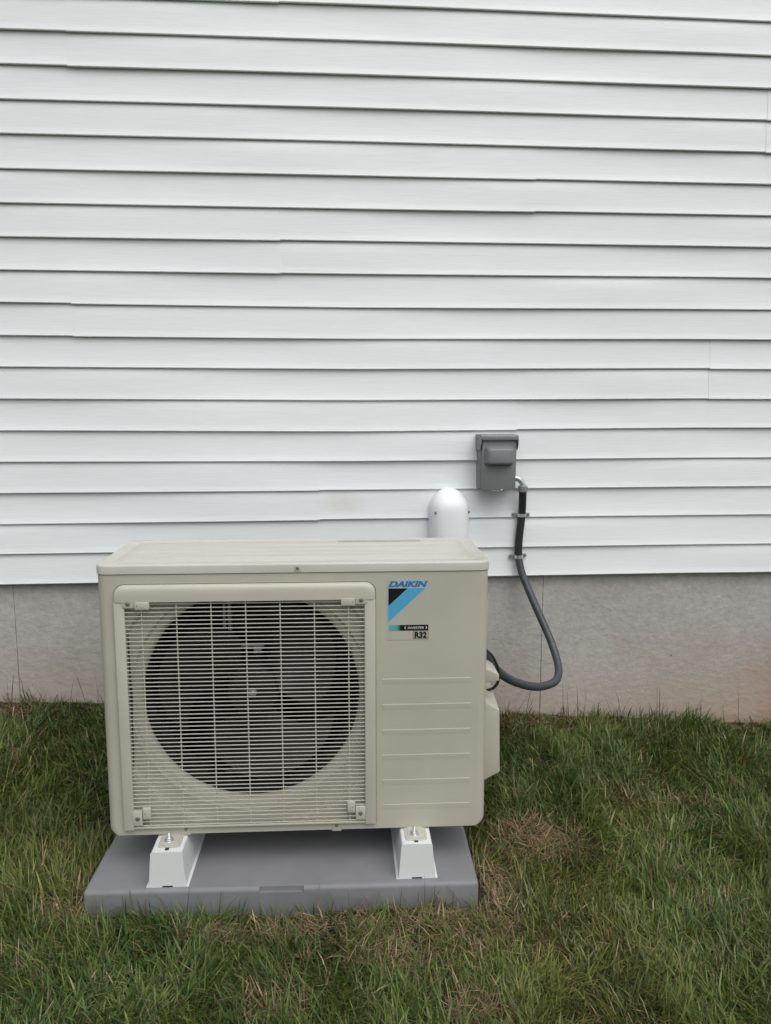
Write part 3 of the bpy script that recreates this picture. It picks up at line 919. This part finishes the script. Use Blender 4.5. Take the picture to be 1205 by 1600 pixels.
# flap front, slightly narrower at the top edge than at the hood
cv = dlink('cover', prism('cover', [(0.5205, 0.309), (0.6355, 0.309), (0.6370, 0.477), (0.5215, 0.477)], 'y', -0.078, -0.0665, 0.002, 2), 'grey_metal')
v = []
pil0 = rrect(0.5245, 0.6255, 0.390, 0.456, 0.012, 5)
def pillow():
    lv = [(0.0, -0.0775), (0.0010, -0.0830), (0.0080, -0.1010), (0.0105, -0.1040), (0.0135, -0.1050)]
    vv = []; ff = []
    for d_, y_ in lv:
        for x, z in rrect(0.5290 + d_, 0.6270 - d_, 0.390 + d_ * 0.9, 0.456 - d_, max(0.013 - d_ * 0.4, 0.003), 5): vv.append((x, y_, z))
    q = len(vv) // len(lv)
    for j in range(len(lv) - 1):
        for i in range(q): ff.append([j * q + i, j * q + (i + 1) % q, (j + 1) * q + (i + 1) % q, (j + 1) * q + i])
    ff.append([(len(lv) - 1) * q + i for i in range(q)])
    ff.append(list(range(q))[::-1])
    return mesh_py('handle_bulge', vv, ff, True, 35)
dlink('handle_bulge', pillow(), 'grey_metal', cv)
hd = dlink('hood', prism('hood', [(0.010, 0.4925), (-0.0855, 0.4925), (-0.0890, 0.488), (-0.0890, 0.4755), (-0.0795, 0.4755), (0.010, 0.482)], 'x', 0.5140, 0.6410, 0.0015, 2), 'grey_metal')
for xa, xb in ((0.5140, 0.5170), (0.6380, 0.6410)):
    dlink('hood_ear', prism('hood_ear', [(0.008, 0.476), (-0.0885, 0.476), (-0.0885, 0.462), (-0.074, 0.444), (-0.060, 0.440), (0.008, 0.440)], 'x', xa, xb), 'grey_metal', hd)
hp = dlink('hasp', rbox('hasp', 0.552, 0.592, -0.0835, -0.060, 0.3055, 0.3085, 0.001), 'galv')
dlink('hasp_pin', rbox('hasp_pin', 0.584, 0.590, -0.0855, -0.080, 0.3055, 0.312, 0.001), 'zinc', hp)

# conduit from the disconnect box to the unit
cd = empty('conduit', (0.6716, -0.035, 0.30))
tag(cd, 'grey flexible conduit looping from the disconnect box down to the outdoor unit', 'conduit')
CO = (-0.6716, 0.035, -0.30)
CP = [(0.6715, -0.036, 0.3020), (0.6735, -0.0260, 0.2590), (0.6745, -0.0175, 0.2153), (0.6695, -0.0160, 0.1595), (0.6662, -0.0160, 0.1150), (0.6667, -0.0175, 0.0702),
      (0.6752, -0.029, 0.0198), (0.6905, -0.048, -0.0265), (0.7140, -0.085, -0.0927), (0.7443, -0.13, -0.1732), (0.7585, -0.17, -0.2276),
      (0.7576, -0.22, -0.2656), (0.7345, -0.27, -0.2861), (0.6910, -0.31, -0.2873), (0.6419, -0.35, -0.2753), (0.5849, -0.39, -0.2487),
      (0.5315, -0.43, -0.2127), (0.4874, -0.46, -0.1675), (0.4560, -0.478, -0.1220), (0.4250, -0.488, -0.0850), (0.3950, -0.495, -0.0600)]
hp_ = smooth_path(CP, 8)
link('hose', tube('hose', hp_[39:], 0.0128, 20), M['conduit'], cd, CO)
sl = link('black_upper_hose', tube('black_upper_hose', hp_[:41], 0.0132, 20), M['upper_hose'], cd, CO)  # upper length of the hose, coloured black and slightly thicker
sl['label'] = 'black upper length of the conduit between fitting and lower strap'
el = link('elbow', tube('elbow', [(0.628, -0.036, 0.3455), (0.640, -0.036, 0.3455)] + [(0.640 + 0.0315 * math.sin(R(a)), -0.036, 0.314 + 0.0315 * math.cos(R(a))) for a in range(0, 91, 9)] + [(0.6715, -0.036, 0.300)], 0.0105, 18), M['zinc'], cd, CO)
link('gland_nut', tube('gland_nut', [(0.6715, -0.036, 0.3190), (0.6715, -0.036, 0.3165), (0.6715, -0.036, 0.3160), (0.6715, -0.036, 0.2995), (0.6715, -0.036, 0.2990), (0.6715, -0.036, 0.2970)],
                       [0.0135, 0.0155, 0.0165, 0.0165, 0.0155, 0.0140], 10), M['galv'], cd, CO)
link('lock_ring', tube('lock_ring', [(0.6330, -0.036, 0.3455), (0.6385, -0.036, 0.3455)], 0.0135, 14), M['galv'], cd, CO)

def strap(cx, cy, z, tilt, label):
    root = empty('pipe_strap', (cx, 0.004, z), 0)
    root.rotation_euler = (0, tilt, 0)
    tag(root, label, 'pipe strap', 'metal straps holding the conduit')
    # band over the hose
    rr3 = 0.0142
    prof = []
    for k in range(13):
        a = R(180 - 15 * k); prof.append((rr3 * math.cos(a), cy - 0.004 - rr3 * math.sin(a)))
    outer = [(-rr3, 0.0)] + prof + [(rr3, 0.0)]
    inner = [(x * 0.915, y if i in (0, len(outer) - 1) else y + 0.0012 * (1 if True else 0)) for i, (x, y) in enumerate(outer)]
    link('band', prism('band', outer + inner[::-1], 'z', -0.0055, 0.0055, 0.0, 1), M['zinc'], root)
    for sgn in (-1, 1):
        x = sgn * 0.0215
        lo_ = rrect(min(sgn * 0.0132, sgn * 0.0325), max(sgn * 0.0132, sgn * 0.0325), -0.0078, 0.0078, 0.007, 4)
        e = link('ear', prism('ear', lo_, 'y', -0.0062, -0.0032, 0.0006, 1), M['zinc'], root)
        link('screw', lathe_y('screw', [(0.0, -0.0024), (0.0030, -0.0020), (0.0042, 0.0), (0.0042, 0.004)], 12), M['screw'], e, (sgn * 0.0250, -0.0064, 0))
    return root
strap(0.6745, -0.0175, 0.2153, R(1), 'shiny metal strap on the conduit just below the disconnect box')
strap(0.6667, -0.0175, 0.0702, R(-3), 'shiny metal strap on the conduit near the bottom of the siding')

# thin black cable looping on the end of the unit
def U(x, y, z):
    c, s = math.cos(UA), math.sin(UA)
    return (UX + c * x - s * y, UY + s * x + c * y, UZ + z)
cab = [U(0.470, 0.20, 0.448), U(0.495, 0.20, 0.434), U(0.512, 0.20, 0.414), U(0.533, 0.20, 0.392), U(0.548, 0.20, 0.360), U(0.551, 0.20, 0.325), U(0.540, 0.20, 0.302), U(0.515, 0.20, 0.293), U(0.485, 0.20, 0.297), U(0.47, 0.2, 0.300)]
cbo = link('control_cable', tube('control_cable', smooth_path(cab, 8), 0.0042, 10), M['rubber'])
tag(cbo, 'thin black cable looping out of the end of the unit beside the conduit', 'cable')

# ------------------------------------------------------------------ grass
def blades(name, P, H, Wd, AZ, LEAN, CURL, COL, mat, kind='stuff'):
    n = len(P)
    t = np.array([0.0, 0.34, 0.68, 1.0])
    wf = np.array([0.85, 1.0, 0.72, 0.0])
    # bend: the direction angle from vertical grows along the blade
    pos = np.zeros((n, 4, 3)); pos[:, 0] = P
    dirx, diry = np.cos(AZ), np.sin(AZ)
    for k in range(1, 4):
        tm = (t[k - 1] + t[k]) / 2
        ang = LEAN + CURL * tm
        dl = H * (t[k] - t[k - 1])
        pos[:, k, 0] = pos[:, k - 1, 0] + dirx * np.sin(ang) * dl
        pos[:, k, 1] = pos[:, k - 1, 1] + diry * np.sin(ang) * dl
        pos[:, k, 2] = pos[:, k - 1, 2] + np.cos(ang) * dl
    gz = ground_z(pos[..., 0], pos[..., 1])
    pos[:, 1:, 2] = np.maximum(pos[:, 1:, 2], gz[:, 1:] + 0.003)
    tw = AZ + np.pi / 2 + rng.normal(0, 0.5, n)
    sx_, sy_ = np.cos(tw), np.sin(tw)
    V = np.zeros((n, 7, 3))
    for k in range(3):
        w = Wd * wf[k] * 0.5
        V[:, 2 * k] = pos[:, k]; V[:, 2 * k + 1] = pos[:, k]
        V[:, 2 * k, 0] -= sx_ * w; V[:, 2 * k, 1] -= sy_ * w
        V[:, 2 * k + 1, 0] += sx_ * w; V[:, 2 * k + 1, 1] += sy_ * w
    V[:, 6] = pos[:, 3]
    # drop blades whose tips would pierce the wall or the pad
    c, s = math.cos(PADA), math.sin(PADA)
    def inpad(Q, m):
        dx, dy = Q[:, 0] - UX, Q[:, 1] - UY
        lx, ly = c * dx + s * dy, -s * dx + c * dy
        return (lx > PX0 - m) & (lx < PX1 + m) & (ly > PY0 - m) & (ly < PY1 + m)
    bad = inpad(pos[:, 0], 0.004) | (inpad(pos[:, 1], 0.002) & (pos[:, 1, 2] < UZ - 0.096)) | (inpad(pos[:, 2], 0.002) & (pos[:, 2, 2] < UZ - 0.094)) | (inpad(pos[:, 3], 0.0) & (pos[:, 3, 2] < UZ - 0.092))
    bad |= (pos[:, 3, 1] > 0.022) | (pos[:, 2, 1] > 0.022) | (pos[:, 0, 1] > 0.02)
    V = V[~bad]; COL = COL[~bad]; n = len(V)
    base = (np.arange(n) * 7)[:, None]
    loops = np.concatenate([base + np.array([[0, 1, 3, 2]]), base + np.array([[2, 3, 5, 4]]), base + np.array([[4, 5, 6]])], 1)
    lt = np.tile(np.array([4, 4, 3]), n)
    me = bpy.data.meshes.new(name)
    me.vertices.add(n * 7); me.loops.add(n * 11); me.polygons.add(n * 3)
    me.vertices.foreach_set('co', V.reshape(-1))
    me.loops.foreach_set('vertex_index', loops.reshape(-1).astype(np.int32))
    me.polygons.foreach_set('loop_start', np.concatenate([[0], np.cumsum(lt)[:-1]]).astype(np.int32))
    me.polygons.foreach_set('loop_total', lt.astype(np.int32))
    me.polygons.foreach_set('use_smooth', np.ones(n * 3, bool))
    me.update(calc_edges=True)
    at = me.color_attributes.new('blade', 'FLOAT_COLOR', 'POINT')
    cc = np.ones((n, 7, 4)); cc[:, :, :3] = COL[:, None, :]
    cc[:, 4:, :3] *= rng.uniform(0.9, 1.45, n)[:, None, None]                           # tips paler than the middle on many blades
    cc[:, :2, :3] = cc[:, :2, :3] * 0.55 + np.array([0.085, 0.085, 0.04]) * 0.45       # straw-pale sheaths at the base
    at.data.foreach_set('color', cc.reshape(-1))
    o = link(name, me, mat)
    o['kind'] = kind
    return o

# dead patches: x, y, radius x, radius y, strength
PATCH = [(0.585, -0.60, 0.13, 0.085, 1.0), (0.44, -0.78, 0.06, 0.11, 1.0), (-0.63, -0.80, 0.08, 0.05, 0.8), (0.10, -0.895, 0.40, 0.040, 0.85),
         (0.16, -1.00, 0.14, 0.06, 0.55), (-0.12, -1.13, 0.08, 0.045, 0.5), (0.30, -1.16, 0.07, 0.04, 0.5), (-1.10, -0.02, 0.13, 0.05, 1.0),
         (1.05, -0.45, 0.20, 0.05, 0.3), (0.95, -0.86, 0.07, 0.04, 0.35), (-0.28, -0.90, 0.09, 0.035, 0.45), (0.66, -0.04, 0.10, 0.03, 0.4),
         (-0.62, 0.0, 0.10, 0.04, 0.5), (0.38, -0.96, 0.12, 0.05, 0.4), (1.55, -0.02, 0.15, 0.05, 0.3)]
def deadness(x, y):
    d = np.zeros_like(x)
    for px, py, rx_, ry_, st_ in PATCH:
        e = ((x - px) / rx_) ** 2 + ((y - py) / ry_) ** 2
        d = np.maximum(d, st_ * np.clip(1.35 - e, 0, 1))
    return d

def grass_points(n, x0, x1, y0, y1):
    return rng.uniform(x0, x1, n), rng.uniform(y0, y1, n)

GREEN = np.array([[0.088, 0.132, 0.028], [0.112, 0.152, 0.042], [0.068, 0.110, 0.025], [0.140, 0.172, 0.064], [0.096, 0.142, 0.045], [0.155, 0.182, 0.054]])
TAN = np.array([[0.36, 0.260, 0.150], [0.28, 0.195, 0.115], [0.45, 0.340, 0.21], [0.23, 0.15, 0.09]])

def make_grass(name, n, rect, keep_near):
    x, y = grass_points(n, *rect)
    dens = 0.35 + 0.65 * np.clip((vnoise(x, y, 16, 2) - 0.22) * 2.0, 0, 1)
    dd = deadness(x, y)
    dens *= (1 - 0.80 * np.clip(dd, 0, 1))
    k = rng.random(n) < dens
    if not keep_near:
        inn = (x > -1.75) & (x < 2.15) & (y > -1.5) & (y < 0.03)
        k &= ~inn
    x, y = x[k], y[k]; n = len(x)
    # lawn runs right up to the foundation line, tufts of different length
    tuft = vnoise(x, y, 7, 3)
    big = vnoise(x, y, 2.3, 4)
    flow = vnoise(x, y, 3.0, 5) * 2 * np.pi * 1.6 + vnoise(x, y, 11.0, 6) * 2.6
    H = (0.040 + 0.034 * tuft + 0.018 * big) * rng.uniform(0.5, 1.4, n)
    near = np.clip((y + 0.16) / 0.12, 0, 1)
    H *= 1 - near + near * (0.35 + 1.15 * vnoise(x, y * 0.3, 9, 10))
    az = flow + rng.normal(0, 1.25, n)
    lean = np.abs(rng.normal(0.55, 0.36, n))
    curl = np.abs(rng.normal(0.55, 0.45, n))
    flat_ = rng.random(n) < 0.42
    lean = np.where(flat_, rng.uniform(0.8, 1.35, n), lean)
    Wd = rng.choice([0.0022, 0.0030, 0.0040, 0.0055], n, p=[0.42, 0.36, 0.17, 0.05]) * rng.uniform(0.85, 1.2, n) * (1.0 if keep_near else 2.2)
    ci = rng.integers(0, len(GREEN), n)
    C = GREEN[ci] * rng.uniform(0.5, 1.3, n)[:, None] * np.array([[1.04, 1.0, 0.92]])
    hue = (vnoise(x, y, 4.5, 7) - 0.5)[:, None]
    C = C * (1 + hue * np.array([[0.50, 0.18, 0.10]]))
    C = C * (0.80 + 0.42 * vnoise(x, y, 6.0, 8))[:, None]
    st_ = rng.random(n) < (0.06 + 0.4 * deadness(x, y))
    tc = TAN[rng.integers(0, len(TAN), n)] * rng.uniform(0.55, 1.0, n)[:, None]
    C = np.where(st_[:, None], tc, C)
    z = ground_z(x, y) - 0.004
    return blades(name, np.stack([x, y, z], 1), H, Wd, az, lean, curl, C, M['grass'])

g = make_grass('grass', 350000, (-1.75, 2.15, -1.5, 0.02), True)
tag(g, 'dark green lawn grass with long flopped blades around the pad', 'grass')
g2 = make_grass('grass', 90000, (-3.6, 4.0, -3.4, 0.02), False)
tag(g2, 'lawn grass further out around the mown yard', 'grass')

# dead straw lying in the bare patches
n = 200000
x, y = grass_points(n, -1.75, 2.15, -1.5, 0.02)
k = rng.random(n) < np.clip(deadness(x, y), 0, 1) * (0.25 + 0.75 * vnoise(x, y, 22, 9)) + 0.010
x, y = x[k], y[k]; n = len(x)
C = TAN[rng.integers(0, len(TAN), n)] * rng.uniform(0.6, 1.15, n)[:, None]
sd_ = blades('dead_grass', np.stack([x, y, ground_z(x, y) + rng.uniform(0, 0.026, n)], 1), rng.uniform(0.025, 0.065, n), rng.uniform(0.0012, 0.0024, n),
             rng.uniform(0, 2 * np.pi, n), rng.uniform(1.05, 1.6, n), rng.uniform(-0.5, 0.6, n), C, M['straw'])
tag(sd_, 'tan dead grass and straw in dry patches beside the pad', 'dead grass')

# lone tall stalks standing above the lawn
n = 380
x = rng.uniform(-1.6, 2.0, n); y = np.where(rng.random(n) < 0.45, rng.uniform(-0.06, 0.0, n), rng.uniform(-1.35, -0.05, n))
fx = np.array([-0.60, -0.42, -0.35, -0.27, -0.10, -0.02, 0.05, 0.12, 0.22, 0.26, 0.31, -0.50, -0.46, -0.05])
x[:len(fx)] = fx; y[:len(fx)] = -0.86 + rng.normal(0, 0.012, len(fx))
H = rng.uniform(0.08, 0.16, n) * np.where(y > -0.07, 1.15, 1.0); H[:len(fx)] = rng.uniform(0.075, 0.125, len(fx))
C = np.where((rng.random(n) < 0.5)[:, None], np.array([[0.045, 0.045, 0.028]]), np.array([[0.10, 0.10, 0.055]])) * rng.uniform(0.8, 1.3, n)[:, None]
st_ = blades('grass_stalks', np.stack([x, y, ground_z(x, y) - 0.003], 1), H, rng.uniform(0.0016, 0.0026, n), rng.uniform(0, 2 * np.pi, n),
             np.abs(rng.normal(0.12, 0.12, n)), np.abs(rng.normal(0.25, 0.25, n)), C, M['grass'])
tag(st_, 'thin tall grass stalks standing above the lawn and against the foundation', 'grass stalks')
